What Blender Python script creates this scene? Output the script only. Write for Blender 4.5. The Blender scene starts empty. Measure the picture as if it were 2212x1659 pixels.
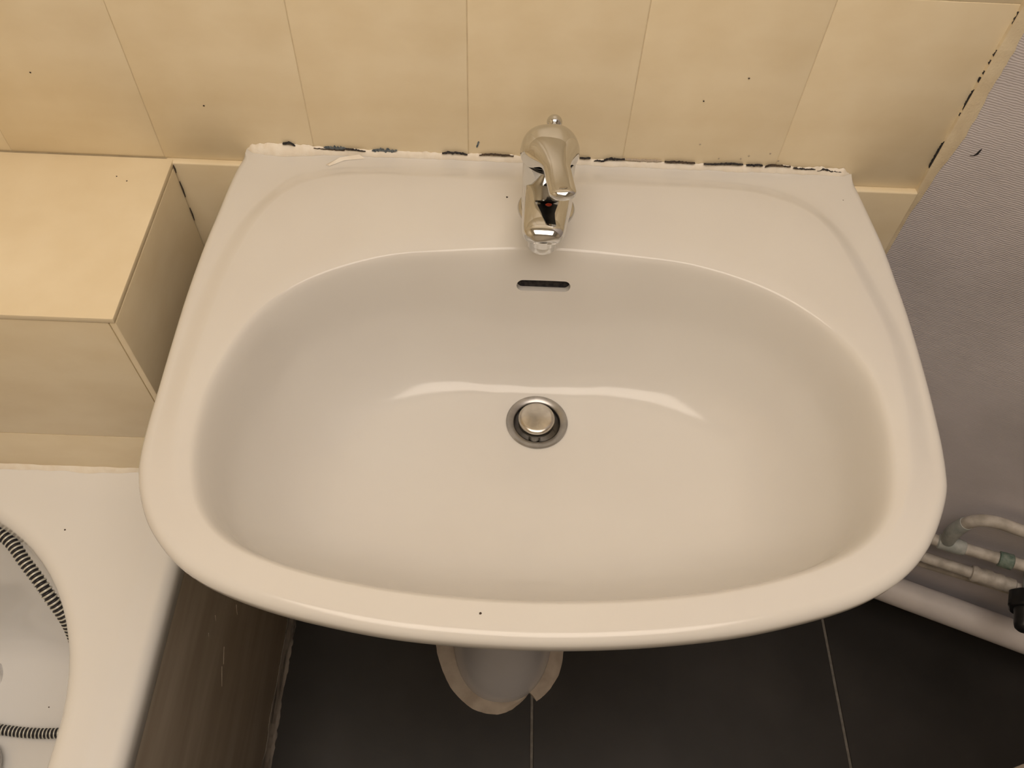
import bpy, bmesh, math, random
from mathutils import Vector, Matrix, noise

random.seed(7)
scene = bpy.context.scene
COL = scene.collection
PI = math.pi

# ------------------------------------------------------------------ camera
def set_camera():
    f_px, pitch, roll, yaw = 1797.83, math.radians(55.5046), math.radians(3.4065), math.radians(1.5322)
    f0 = Vector((math.sin(yaw), math.cos(yaw), 0))
    right = Vector((math.cos(yaw), -math.sin(yaw), 0))
    fwd = f0 * math.cos(pitch) + Vector((0, 0, -math.sin(pitch)))
    up = f0 * math.sin(pitch) + Vector((0, 0, math.cos(pitch)))
    r2 = right * math.cos(roll) + up * math.sin(roll)
    u2 = up * math.cos(roll) - right * math.sin(roll)
    cd = bpy.data.cameras.new('camera')
    cd.sensor_fit = 'HORIZONTAL'
    cd.sensor_width = 36
    cd.lens = f_px / 2212 * 36
    cd.clip_start = 0.01
    co = bpy.data.objects.new('camera', cd)
    m = Matrix((r2, u2, -fwd)).transposed().to_4x4()
    m.translation = Vector((0.0384, -0.6425, 1.3928))
    co.matrix_world = m
    COL.objects.link(co)
    scene.camera = co
set_camera()

# ------------------------------------------------------------------ world, exposure
w = bpy.data.worlds.new('world')
scene.world = w
w.use_nodes = True
w.node_tree.nodes['Background'].inputs[0].default_value = (1.0, 0.86, 0.70, 1)
w.node_tree.nodes['Background'].inputs[1].default_value = 0.0
scene.view_settings.view_transform = 'Standard'
scene.view_settings.look = 'None'
scene.view_settings.gamma = 1
scene.view_settings.use_curve_mapping = False
scene.view_settings.exposure = 0.0
LAMP_POS = (0.08, -0.82, 2.40)
LAMP_SIZE = (1.36, 1.00)
LAMP_STRENGTH = 4.1
LAMP_COLOR = (1.0, 0.87, 0.745)

# ------------------------------------------------------------------ helpers
def tag(o, label, cat, group=None):
    o['label'] = label
    o['category'] = cat
    if group:
        o['group'] = group
    return o

def empty(name, loc):
    o = bpy.data.objects.new(name, None)
    o.empty_display_size = 0.02
    o.location = loc
    COL.objects.link(o)
    return o

def link(name, me, m, parent=None, smooth=True, angle=None):
    o = bpy.data.objects.new(name, me)
    COL.objects.link(o)
    if m is not None:
        for mm in (m if isinstance(m, (list, tuple)) else [m]):
            me.materials.append(mm)
    if smooth:
        for p in me.polygons:
            p.use_smooth = True
        if angle is not None:
            try:
                me.set_sharp_from_angle(angle=math.radians(angle))
            except Exception:
                pass
    if parent is not None:
        o.parent = parent
        o.matrix_parent_inverse = Matrix.Translation(parent.location).inverted()
    return o

def mesh(name, verts, faces):
    me = bpy.data.meshes.new(name)
    me.from_pydata([tuple(v) for v in verts], [], faces)
    me.validate()
    bm = bmesh.new()
    bm.from_mesh(me)
    bmesh.ops.recalc_face_normals(bm, faces=bm.faces)
    bm.to_mesh(me)
    bm.free()
    return me

def loft_vf(rings, cap0=True, cap1=True, loop=False, verts=None, faces=None):
    verts = [] if verts is None else verts
    faces = [] if faces is None else faces
    b = len(verts)
    n = len(rings[0])
    for r in rings:
        verts.extend(r)
    R = len(rings)
    for i in range(R if loop else R - 1):
        i2 = (i + 1) % R
        for j in range(n):
            j2 = (j + 1) % n
            faces.append((b + i * n + j, b + i * n + j2, b + i2 * n + j2, b + i2 * n + j))
    if cap0 and not loop:
        faces.append(tuple(b + j for j in reversed(range(n))))
    if cap1 and not loop:
        faces.append(tuple(b + (R - 1) * n + j for j in range(n)))
    return verts, faces

def loft(name, rings, m, parent=None, cap0=True, cap1=True, loop=False, angle=40):
    v, f = loft_vf(rings, cap0, cap1, loop)
    return link(name, mesh(name, v, f), m, parent, True, angle)

def circle(c, r, ax, ay, n=32):
    return [c + ax * (r * math.cos(2 * PI * k / n)) + ay * (r * math.sin(2 * PI * k / n)) for k in range(n)]

def lathe(name, prof, c, m, parent=None, axis=Vector((0, 0, 1)), n=48, angle=40, cap0=True, cap1=True):
    """prof: list of (radius, height)"""
    axis = axis.normalized()
    t = Vector((1, 0, 0)) if abs(axis.x) < 0.9 else Vector((0, 1, 0))
    ax = (t - axis * t.dot(axis)).normalized()
    ay = axis.cross(ax)
    c = Vector(c)
    return loft(name, [circle(c + axis * h, max(r, 1e-5), ax, ay, n) for r, h in prof], m, parent, cap0, cap1, False, angle)

def catmull(pts, per=8, closed=False):
    pts = [Vector(p) for p in pts]
    n = len(pts)
    out = []
    segs = n if closed else n - 1
    for i in range(segs):
        if closed:
            p0, p1, p2, p3 = pts[(i - 1) % n], pts[i], pts[(i + 1) % n], pts[(i + 2) % n]
        else:
            p1, p2 = pts[i], pts[i + 1]
            p0 = pts[i - 1] if i > 0 else p1 * 2 - p2
            p3 = pts[i + 2] if i + 2 < n else p2 * 2 - p1
        for k in range(per):
            t = k / per
            out.append(0.5 * ((2 * p1) + (p2 - p0) * t + (2 * p0 - 5 * p1 + 4 * p2 - p3) * t * t + (3 * p1 - p0 - 3 * p2 + p3) * t ** 3))
    if not closed:
        out.append(pts[-1].copy())
    return out

def frames(path):
    fr = []
    prev = None
    for i, p in enumerate(path):
        t = (path[min(i + 1, len(path) - 1)] - path[max(i - 1, 0)]).normalized()
        if prev is None:
            a = Vector((0, 0, 1)) if abs(t.z) < 0.9 else Vector((1, 0, 0))
            x = (a - t * a.dot(t)).normalized()
        else:
            x = (prev - t * prev.dot(t)).normalized()
        prev = x
        fr.append((p, t, x, t.cross(x)))
    return fr

def tube(name, path, r, m, parent=None, n=20, cap=True):
    path = [Vector(p) for p in path]
    rings = []
    for i, (p, t, x, y) in enumerate(frames(path)):
        rr = r(i / (len(path) - 1)) if callable(r) else r
        rings.append(circle(p, rr, x, y, n))
    return loft(name, rings, m, parent, cap, cap, False, 50)

def bevel_box_mesh(name, x0, x1, y0, y1, z0, z1, b=0.001, seg=2):
    bm = bmesh.new()
    bmesh.ops.create_cube(bm, size=1)
    for v in bm.verts:
        v.co = Vector(((x0 + x1) / 2 + v.co.x * (x1 - x0), (y0 + y1) / 2 + v.co.y * (y1 - y0), (z0 + z1) / 2 + v.co.z * (z1 - z0)))
    if b > 0:
        bmesh.ops.bevel(bm, geom=bm.edges[:], offset=b, segments=seg, profile=0.5, affect='EDGES')
    me = bpy.data.meshes.new(name)
    bm.to_mesh(me)
    bm.free()
    return me

def box(name, x0, x1, y0, y1, z0, z1, m, parent=None, b=0.001, seg=2):
    return link(name, bevel_box_mesh(name, x0, x1, y0, y1, z0, z1, b, seg), m, parent, True, 35)

# ------------------------------------------------------------------ materials
def new_mat(name):
    m = bpy.data.materials.new(name)
    m.use_nodes = True
    nt = m.node_tree
    return m, nt, nt.nodes['Principled BSDF']

def set_in(b, **kw):
    for k, v in kw.items():
        k = k.replace('_', ' ')
        if k in b.inputs:
            b.inputs[k].default_value = v

def mat(name, c1, c2=None, scale=20.0, rough=0.5, metal=0.0, bump=0.0, bscale=200.0, coat=0.0, stretch=(1, 1, 1), lo=0.35, hi=0.65, detail=4.0, rough2=None, spec=None):
    """noise-mottled principled material in object coordinates"""
    m, nt, b = new_mat(name)
    N, L = nt.nodes, nt.links
    tc = N.new('ShaderNodeTexCoord')
    mp = N.new('ShaderNodeMapping')
    mp.inputs['Scale'].default_value = stretch
    L.new(tc.outputs['Object'], mp.inputs['Vector'])
    nz = N.new('ShaderNodeTexNoise')
    nz.inputs['Scale'].default_value = scale
    nz.inputs['Detail'].default_value = detail
    L.new(mp.outputs['Vector'], nz.inputs['Vector'])
    cr = N.new('ShaderNodeValToRGB')
    cr.color_ramp.elements[0].position = lo
    cr.color_ramp.elements[1].position = hi
    cr.color_ramp.elements[0].color = (*c1, 1)
    cr.color_ramp.elements[1].color = (*(c2 or c1), 1)
    L.new(nz.outputs['Fac'], cr.inputs['Fac'])
    L.new(cr.outputs['Color'], b.inputs['Base Color'])
    b.inputs['Roughness'].default_value = rough
    if rough2 is not None:
        mr = N.new('ShaderNodeMapRange')
        mr.inputs['To Min'].default_value = rough
        mr.inputs['To Max'].default_value = rough2
        L.new(nz.outputs['Fac'], mr.inputs['Value'])
        L.new(mr.outputs['Result'], b.inputs['Roughness'])
    b.inputs['Metallic'].default_value = metal
    if coat:
        set_in(b, Coat_Weight=coat, Coat_Roughness=0.06)
    if spec is not None:
        set_in(b, Specular_IOR_Level=spec)
    if bump > 0:
        n2 = N.new('ShaderNodeTexNoise')
        n2.inputs['Scale'].default_value = bscale
        n2.inputs['Detail'].default_value = 3
        L.new(mp.outputs['Vector'], n2.inputs['Vector'])
        bp = N.new('ShaderNodeBump')
        bp.inputs['Strength'].default_value = bump
        bp.inputs['Distance'].default_value = 0.001
        L.new(n2.outputs['Fac'], bp.inputs['Height'])
        L.new(bp.outputs['Normal'], b.inputs['Normal'])
    return m

M_CERAMIC = mat('glazed_ceramic', (0.715, 0.695, 0.665), (0.735, 0.72, 0.69), scale=8, rough=0.14)
M_TUB = mat('tub_enamel', (0.87, 0.87, 0.87), (0.89, 0.89, 0.885), scale=6, rough=0.14)
M_TILE = mat('cream_tile', (0.83, 0.71, 0.495), (0.89, 0.78, 0.57), scale=14, rough=0.28, bump=0.05, bscale=60, rough2=0.42, stretch=(1, 1, 1.6))
M_GROUT = mat('cream_grout', (0.72, 0.61, 0.43), (0.80, 0.70, 0.51), scale=60, rough=0.85, bump=0.4, bscale=500)
M_CAULK = mat('white_sealant', (0.84, 0.77, 0.66), (0.90, 0.85, 0.76), scale=80, rough=0.6, bump=0.5, bscale=180)
M_DARK = mat('black_grime_and_shade', (0.010, 0.010, 0.014), (0.045, 0.04, 0.04), scale=300, rough=0.9)  # grime in slits and cracks; also painted shade inside the overflow slot
M_BLUE = mat('blue_grey_paint', (0.06, 0.085, 0.11), (0.20, 0.23, 0.25), scale=500, rough=0.8)
M_SPECK = mat('brown_speck', (0.03, 0.022, 0.018), (0.09, 0.06, 0.04), scale=300, rough=0.8)
M_CHROME = mat('chrome', (0.62, 0.62, 0.61), (0.67, 0.67, 0.66), scale=30, rough=0.07, metal=1.0)
M_SATIN = mat('satin_metal', (0.50, 0.47, 0.42), (0.60, 0.56, 0.50), scale=120, rough=0.24, metal=1.0, bump=0.05, bscale=400)
M_FLANGE = mat('dull_chrome', (0.36, 0.355, 0.35), (0.46, 0.45, 0.44), scale=90, rough=0.30, metal=1.0)
M_FLOOR = mat('dark_floor_tile', (0.010, 0.0088, 0.008), (0.027, 0.0245, 0.023), scale=6, rough=0.42, bump=0.10, bscale=90, detail=8, lo=0.3, hi=0.7)
M_FGROUT = mat('grey_floor_grout', (0.14, 0.13, 0.115), (0.21, 0.195, 0.175), scale=90, rough=0.9, bump=0.4, bscale=400)
M_PANEL = mat('taupe_tub_panel', (0.32, 0.27, 0.21), (0.41, 0.36, 0.295), scale=9, rough=0.42, stretch=(1, 0.5, 4), detail=2.5, bump=0.05, bscale=40)
M_OLDSEAL = mat('dirty_sealant', (0.03, 0.027, 0.025), (0.24, 0.21, 0.185), scale=70, rough=0.8, stretch=(1, 0.25, 1), bump=0.4, bscale=120, lo=0.3, hi=0.55)
M_BEIGESEAL = mat('beige_mortar', (0.40, 0.335, 0.27), (0.52, 0.45, 0.37), scale=40, rough=0.7, bump=0.4, bscale=90)
M_PEDESTAL = mat('pedestal_ceramic', (0.66, 0.66, 0.70), (0.70, 0.70, 0.73), scale=8, rough=0.2, coat=0.2)
M_PIPE = mat('painted_pipe', (0.40, 0.365, 0.32), (0.60, 0.56, 0.51), scale=60, rough=0.5, bump=0.4, bscale=160)
M_PIPEGREEN = mat('verdigris_fitting', (0.10, 0.16, 0.13), (0.24, 0.29, 0.25), scale=120, rough=0.6, bump=0.4, bscale=200)
M_PIPEGREY = mat('grey_solder_joint', (0.33, 0.36, 0.35), (0.48, 0.50, 0.48), scale=90, rough=0.5, bump=0.4, bscale=200)
M_WASTE = mat('white_waste_pipe', (0.60, 0.565, 0.56), (0.66, 0.62, 0.61), scale=20, rough=0.45)
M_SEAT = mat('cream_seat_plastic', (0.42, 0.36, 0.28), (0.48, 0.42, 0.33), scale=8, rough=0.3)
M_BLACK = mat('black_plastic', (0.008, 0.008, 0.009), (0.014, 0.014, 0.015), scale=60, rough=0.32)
M_HOSE_D = mat('hose_black', (0.010, 0.008, 0.012), (0.02, 0.018, 0.022), scale=60, rough=0.45)
M_HOSE_L = mat('hose_silver', (0.60, 0.60, 0.54), (0.70, 0.70, 0.64), scale=60, rough=0.35, metal=0.3)
M_RED = mat('red_reflection', (0.30, 0.03, 0.012), (0.38, 0.045, 0.02), scale=60, rough=0.3)  # colour of the red reflection painted on the spout
M_CEIL = mat('ceiling_paint', (0.72, 0.70, 0.66), (0.76, 0.74, 0.70), scale=5, rough=0.9)
M_PAINT = mat('pale_wall_paint', (0.62, 0.56, 0.47), (0.68, 0.62, 0.53), scale=5, rough=0.8)
M_LAMPBASE = mat('lamp_base_white', (0.7, 0.7, 0.7), (0.75, 0.75, 0.75), scale=5, rough=0.4)

def woven_wall():
    m, nt, b = new_mat('woven_mauve_wallpaper')
    N, L = nt.nodes, nt.links
    tc = N.new('ShaderNodeTexCoord')
    n1 = N.new('ShaderNodeTexNoise')
    n1.inputs['Scale'].default_value = 9
    n1.inputs['Detail'].default_value = 5
    L.new(tc.outputs['Object'], n1.inputs['Vector'])
    cr = N.new('ShaderNodeValToRGB')
    cr.color_ramp.elements[0].position = 0.3
    cr.color_ramp.elements[1].position = 0.7
    cr.color_ramp.elements[0].color = (0.585, 0.555, 0.58, 1)
    cr.color_ramp.elements[1].color = (0.69, 0.655, 0.69, 1)
    L.new(n1.outputs['Fac'], cr.inputs['Fac'])
    L.new(cr.outputs['Color'], b.inputs['Base Color'])
    b.inputs['Roughness'].default_value = 0.62
    wv = N.new('ShaderNodeTexWave')
    wv.wave_type = 'BANDS'
    wv.bands_direction = 'Z'
    wv.inputs['Scale'].default_value = 135
    wv.inputs['Distortion'].default_value = 4.5
    wv.inputs['Detail'].default_value = 2
    wv.inputs['Detail Scale'].default_value = 0.8
    L.new(tc.outputs['Object'], wv.inputs['Vector'])
    n2 = N.new('ShaderNodeTexNoise')
    n2.inputs['Scale'].default_value = 350
    L.new(tc.outputs['Object'], n2.inputs['Vector'])
    n3 = N.new('ShaderNodeTexNoise')
    n3.inputs['Scale'].default_value = 26
    n3.inputs['Detail'].default_value = 3
    L.new(tc.outputs['Object'], n3.inputs['Vector'])
    a = N.new('ShaderNodeMath'); a.operation = 'MULTIPLY_ADD'
    a.inputs[1].default_value = 0.9
    L.new(n2.outputs['Fac'], a.inputs[0]); L.new(wv.outputs['Fac'], a.inputs[2])
    a2 = N.new('ShaderNodeMath'); a2.operation = 'MULTIPLY_ADD'
    a2.inputs[1].default_value = 5.0
    L.new(n3.outputs['Fac'], a2.inputs[0]); L.new(a.outputs[0], a2.inputs[2])
    bp = N.new('ShaderNodeBump')
    bp.inputs['Strength'].default_value = 0.32
    bp.inputs['Distance'].default_value = 0.0008
    L.new(a2.outputs[0], bp.inputs['Height'])
    L.new(bp.outputs['Normal'], b.inputs['Normal'])
    return m
M_WOVEN = woven_wall()

# ------------------------------------------------------------------ the room
TH = math.radians(22.0)                       # the right wall opens outward by 22 degrees
U = Vector((math.cos(TH), -math.sin(TH), 0))  # along the right wall
NW = Vector((-math.sin(TH), -math.cos(TH), 0))  # its normal into the room
C0 = Vector((0.45, 0, 0))
XL, YF, ZC = -1.06, -2.10, 2.40
RLEN = 1.30

def wallp(s, o, z):
    v = C0 + U * s + NW * o
    return Vector((v.x, v.y, z))

def struct(o):
    o['kind'] = 'structure'
    return o

# back wall: grout bed, tiles proud of it
wall_back = struct(link('wall_back', bevel_box_mesh('wall_back', XL - 0.1, 0.452, 0.0004, 0.12, 0, ZC, 0), M_GROUT, None, False))
TW, TH_, ROW0 = 0.150, 0.196, 0.830
tile_up = bevel_box_mesh('tile', 0.0005, TW - 0.0005, -0.0002, 0.004, 0.0005, TH_ - 0.0005, 0.0004, 2)
tile_low = bevel_box_mesh('tile', 0.0006, TW - 0.0006, -0.0065, 0.002, 0.0010, TH_ - 0.0010, 0.0016, 3)
for me in (tile_up, tile_low):
    me.materials.append(M_TILE)
    for p in me.polygons:
        p.use_smooth = True
    me.set_sharp_from_angle(angle=math.radians(35))
for i in range(-6, 3):
    for k in range(-4, 7):
        if k < 0 and (i < -2):
            continue
        o = bpy.data.objects.new('tile', tile_low if k < 0 else tile_up)
        COL.objects.link(o)
        dy = random.uniform(-0.0002, 0.0002)
        o.location = (i * TW, dy, ROW0 + k * TH_)
        o.rotation_euler = (random.uniform(-0.001, 0.001), 0, random.uniform(-0.0012, 0.0012))
        o.parent = wall_back

def panel_wall(name, a, b_, z0, z1, m, thick=0.1, side=1):
    a, b_ = Vector(a), Vector(b_)
    d = (b_ - a).normalized()
    n = Vector((d.y, -d.x, 0)) * side * thick
    vs = []
    for z in (z0, z1):
        for p in (a, b_, b_ + n, a + n):
            vs.append((p.x, p.y, z))
    fs = [(0, 1, 2, 3), (4, 7, 6, 5), (0, 4, 5, 1), (1, 5, 6, 2), (2, 6, 7, 3), (3, 7, 4, 0)]
    return struct(link(name, mesh(name, vs, fs), m, None, False))

rc = C0 + U * RLEN
wall_right = panel_wall('wall_right', C0, rc, 0, ZC, M_WOVEN, side=-1)
panel_wall('wall_right_far', rc, (rc.x, YF, 0), 0, ZC, M_PAINT, side=-1)
panel_wall('wall_left', (XL, 0, 0), (XL, YF, 0), 0, ZC, M_TILE, side=1)
panel_wall('wall_front', (XL - 0.1, YF, 0), (rc.x + 0.1, YF, 0), 0, ZC, M_PAINT, side=1)
ceiling = struct(link('ceiling', bevel_box_mesh('ceiling', XL - 0.1, rc.x + 0.1, YF - 0.1, 0.12, ZC, ZC + 0.1, 0), M_CEIL, None, False))
floor = struct(link('floor', bevel_box_mesh('floor', XL - 0.1, rc.x + 0.1, YF - 0.1, 0.12, -0.1, -0.0015, 0), M_FGROUT, None, False))
FT = 0.50
ftile = bevel_box_mesh('floor_tile', 0.0022, FT - 0.0022, 0.0022, FT - 0.0022, -0.012, 0.0, 0.0008, 1)
ftile.materials.append(M_FLOOR)
for i in range(-1, 4):
    for j in range(0, 4):
        o = bpy.data.objects.new('floor_tile', ftile)
        COL.objects.link(o)
        o.location = (0.110 + (i - 0) * FT, -0.02 - (j + 1) * FT + (0.0), 0)
        o.parent = floor

# cream sealant in the corner between the tiles and the right wall
corner = empty('corner_sealant', (0.45, 0, 0.62))
tag(corner, 'cream sealant strip with dark slits in corner beside mauve wall', 'sealant')
rings = []
NS = 150
for k in range(NS + 1):
    z = 0.62 + (1.10 - 0.62) * k / NS
    a = 0.0012 + 0.0005 * noise.noise(Vector((z * 60, 1.3, 0)))
    wdt = 0.0125 + 0.0022 * noise.noise(Vector((z * 24, 7.7, 0))) + 0.0010 * noise.noise(Vector((z * 130, 2.7, 0)))
    wdt *= 0.45 + 0.55 * min(1.0, max(0.0, (z - 0.80) / 0.10))
    p0 = Vector((0.4492 - a, -0.0004, z))
    p1 = Vector((0.4488, -0.0030, z))
    p2 = wallp(wdt * 0.5, 0.0030, z)
    p3 = wallp(wdt, 0.0008, z)
    p4 = wallp(wdt, -0.0030, z)
    p5 = Vector((0.4492 - a, 0.003, z))
    rings.append([p0, p1, p2, p3, p4, p5])
loft('sealant_bead', rings, M_GROUT, corner)

def crack(name, pts, width, m, parent, plane='back', thick=0.0012, jag=0.5, off=-0.0010, seed=0.0):
    """thin ragged sliver lying on the back wall; pts are (x, z)"""
    P = catmull([Vector((p[0], 0, p[1])) for p in pts], 6)
    # resample for raggedness
    out = []
    for a, b in zip(P[:-1], P[1:]):
        n = max(1, int((b - a).length / 0.0006))
        for k in range(n):
            out.append(a.lerp(b, k / n))
    out.append(P[-1])
    rings = []
    L = len(out)
    for i, p in enumerate(out):
        t = (out[min(i + 1, L - 1)] - out[max(i - 1, 0)]).normalized()
        nrm = Vector((-t.z, 0, t.x))
        e = min(1.0, 3.0 * min(i + 0.3, L - 1 - i + 0.3) / max(L * 0.5, 1))
        w1 = width * e * (0.5 + jag * noise.noise(Vector((p.x * 620 + seed, p.z * 620, 3))))
        w2 = width * e * (0.5 + jag * noise.noise(Vector((p.x * 620 + seed, p.z * 620, 9))))
        jit = nrm * (width * 0.9 * jag * noise.noise(Vector((p.x * 210 + seed * 3, p.z * 210, 17))))
        w1, w2 = max(w1, width * 0.06), max(w2, width * 0.06)
        a, b = p + nrm * w1 + jit, p - nrm * w2 + jit
        rings.append([Vector((a.x, off, a.z)), Vector((b.x, off, b.z)), Vector((b.x, off + thick, b.z)), Vector((a.x, off + thick, a.z))])
    return loft(name, rings, m, parent, angle=20)

for i, s in enumerate([[(0.4493, 1.0224), (0.4490, 1.0081)], [(0.4490, 0.9868), (0.4489, 0.9793)], [(0.4488, 0.9767), (0.4488, 0.9717)],
          [(0.4486, 0.9658), (0.4486, 0.9621)], [(0.4486, 0.9593), (0.4486, 0.9537)], [(0.4488, 0.9481), (0.4488, 0.9246)],
          [(0.4488, 0.9226), (0.4487, 0.9185)], [(0.4487, 0.8918), (0.4482, 0.8577)]]):
    crack('slit', s, 0.0020 if i in (0, 5, 7) else 0.0016, M_DARK, corner, off=-0.0022, thick=0.002, jag=0.25, seed=i * 5.1)

# ------------------------------------------------------------------ ceiling lamp
def build_lamp():
    x, y, z = LAMP_POS
    hx, hy = LAMP_SIZE[0] / 2, LAMP_SIZE[1] / 2
    root = tag(empty('ceiling_lamp', (x, y, z)), 'flat rectangular opal lamp on the ceiling above the washbasin', 'lamp')
    box('lamp_base', x - hx - 0.02, x + hx + 0.02, y - hy - 0.02, y + hy + 0.02, z - 0.030, z - 0.0005, M_LAMPBASE, root, 0.004)
    m, nt, b = new_mat('opal_glass_lit')
    set_in(b, Base_Color=(0.9, 0.85, 0.75, 1), Emission_Color=(*LAMP_COLOR, 1), Emission_Strength=LAMP_STRENGTH, Roughness=0.3)
    box('diffuser', x - hx, x + hx, y - hy, y + hy, z - 0.040, z - 0.0305, m, root, 0.003)
build_lamp()

# ------------------------------------------------------------------ tiled ledge at the left
ledge = tag(empty('tiled_ledge', (-0.55, -0.10, 0.5577)), 'cream tiled boxed ledge between the bathtub and the back wall', 'ledge')
LX, LYF, LZ0, LZ1 = -0.2915, -0.204, 0.5577, 0.830
box('ledge_core', XL + 0.01, LX - 0.006, LYF + 0.006, -0.001, LZ0 + 0.001, LZ1 - 0.006, M_GROUT, ledge, 0)
xs = [LX - 0.26 * k for k in range(0, 4)]
for a, b_ in zip(xs[1:], xs[:-1]):
    a = max(a, XL + 0.005)
    box('tile', a + 0.0006, b_ - 0.0003, LYF - 0.0005, -0.0015, LZ1 - 0.006, LZ1, M_TILE, ledge, 0.0009)
    for z0, z1 in ((LZ1 - 0.2, LZ1 - 0.0065), (LZ0 + 0.0005, LZ1 - 0.2010)):
        box('tile', a + 0.0006, b_ - (0.0068 if b_ == LX else 0.0006), LYF, LYF + 0.006, z0, z1, M_TILE, ledge, 0.0007)
for z0, z1 in ((LZ1 - 0.2, LZ1 - 0.0065), (LZ0 + 0.0005, LZ1 - 0.2010)):
    box('tile', LX - 0.006, LX, LYF, -0.0075, z0, z1, M_TILE, ledge, 0.0009)
# sealant where ledge meets the tub rim
rings = []
for k in range(121):
    x = -0.80 + (LX - 0.004 + 0.80) * k / 120
    hh = 0.0030 + 0.0014 * noise.noise(Vector((x * 70, 0.5, 4)))
    dd = 0.0050 + 0.0030 * noise.noise(Vector((x * 50, 8.5, 4)))
    rings.append([Vector((x, LYF + 0.001, 0.5577)), Vector((x, LYF - dd, 0.5577)), Vector((x, LYF - dd * 0.6, 0.5585 + hh * 0.4)), Vector((x, LYF - 0.0002, 0.5585 + hh)), Vector((x, LYF + 0.001, 0.5585 + hh))])
loft('sealant_bead', rings, M_CAULK, ledge)
# dark grime line in the corner between ledge side and back wall
for i, (z0, z1) in enumerate(((0.827, 0.817), (0.806, 0.785), (0.770, 0.752))):
    rr = []
    for k in range(9):
        z = z0 + (z1 - z0) * k / 8
        wv_ = 0.0005 * (1 - abs(k / 4 - 1)) + 0.0002
        rr.append([Vector((LX + 0.0003, -0.0078, z)), Vector((LX + wv_ + 0.0003, -0.0078, z)), Vector((LX + wv_ + 0.0003, -0.0066, z)), Vector((LX + 0.0003, -0.0066, z))])
    loft('grime_line', rr, M_SPECK, ledge)

def speck(parent, p, r=0.0009, m=None, flat=Vector((0, 0, 1)), sx=1.0):
    bm = bmesh.new()
    bmesh.ops.create_icosphere(bm, subdivisions=1, radius=r)
    for v in bm.verts:
        v.co.x *= sx
        v.co -= flat * v.co.dot(flat) * 0.6
        v.co *= random.uniform(0.8, 1.2)
        v.co += Vector(p)
    me = bpy.data.meshes.new('speck')
    bm.to_mesh(me)
    bm.free()
    return link('speck', me, m or M_SPECK, parent)

for (x, y) in ((-0.339, -0.0298), (-0.3276, -0.0356)):
    speck(ledge, (x, y, LZ1), 0.0009)
for (x, z) in ((-0.2446, 0.894), (-0.3916, 0.9221), (0.2481, 0.9475), (0.2137, 0.9221)):
    speck(wall_back, (x, -0.0007, z), 0.0009, flat=Vector((0, 1, 0)))
for (x, z) in ((0.2712, 0.8621), (0.2908, 0.8659), (0.2211, 0.8734), (0.2641, 0.8583), (0.243, 0.8575), (0.301, 0.8577)):
    speck(wall_back, (x, -0.0005, z), 0.0009, m=M_BEIGESEAL, flat=Vector((0, 1, 0)))

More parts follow.
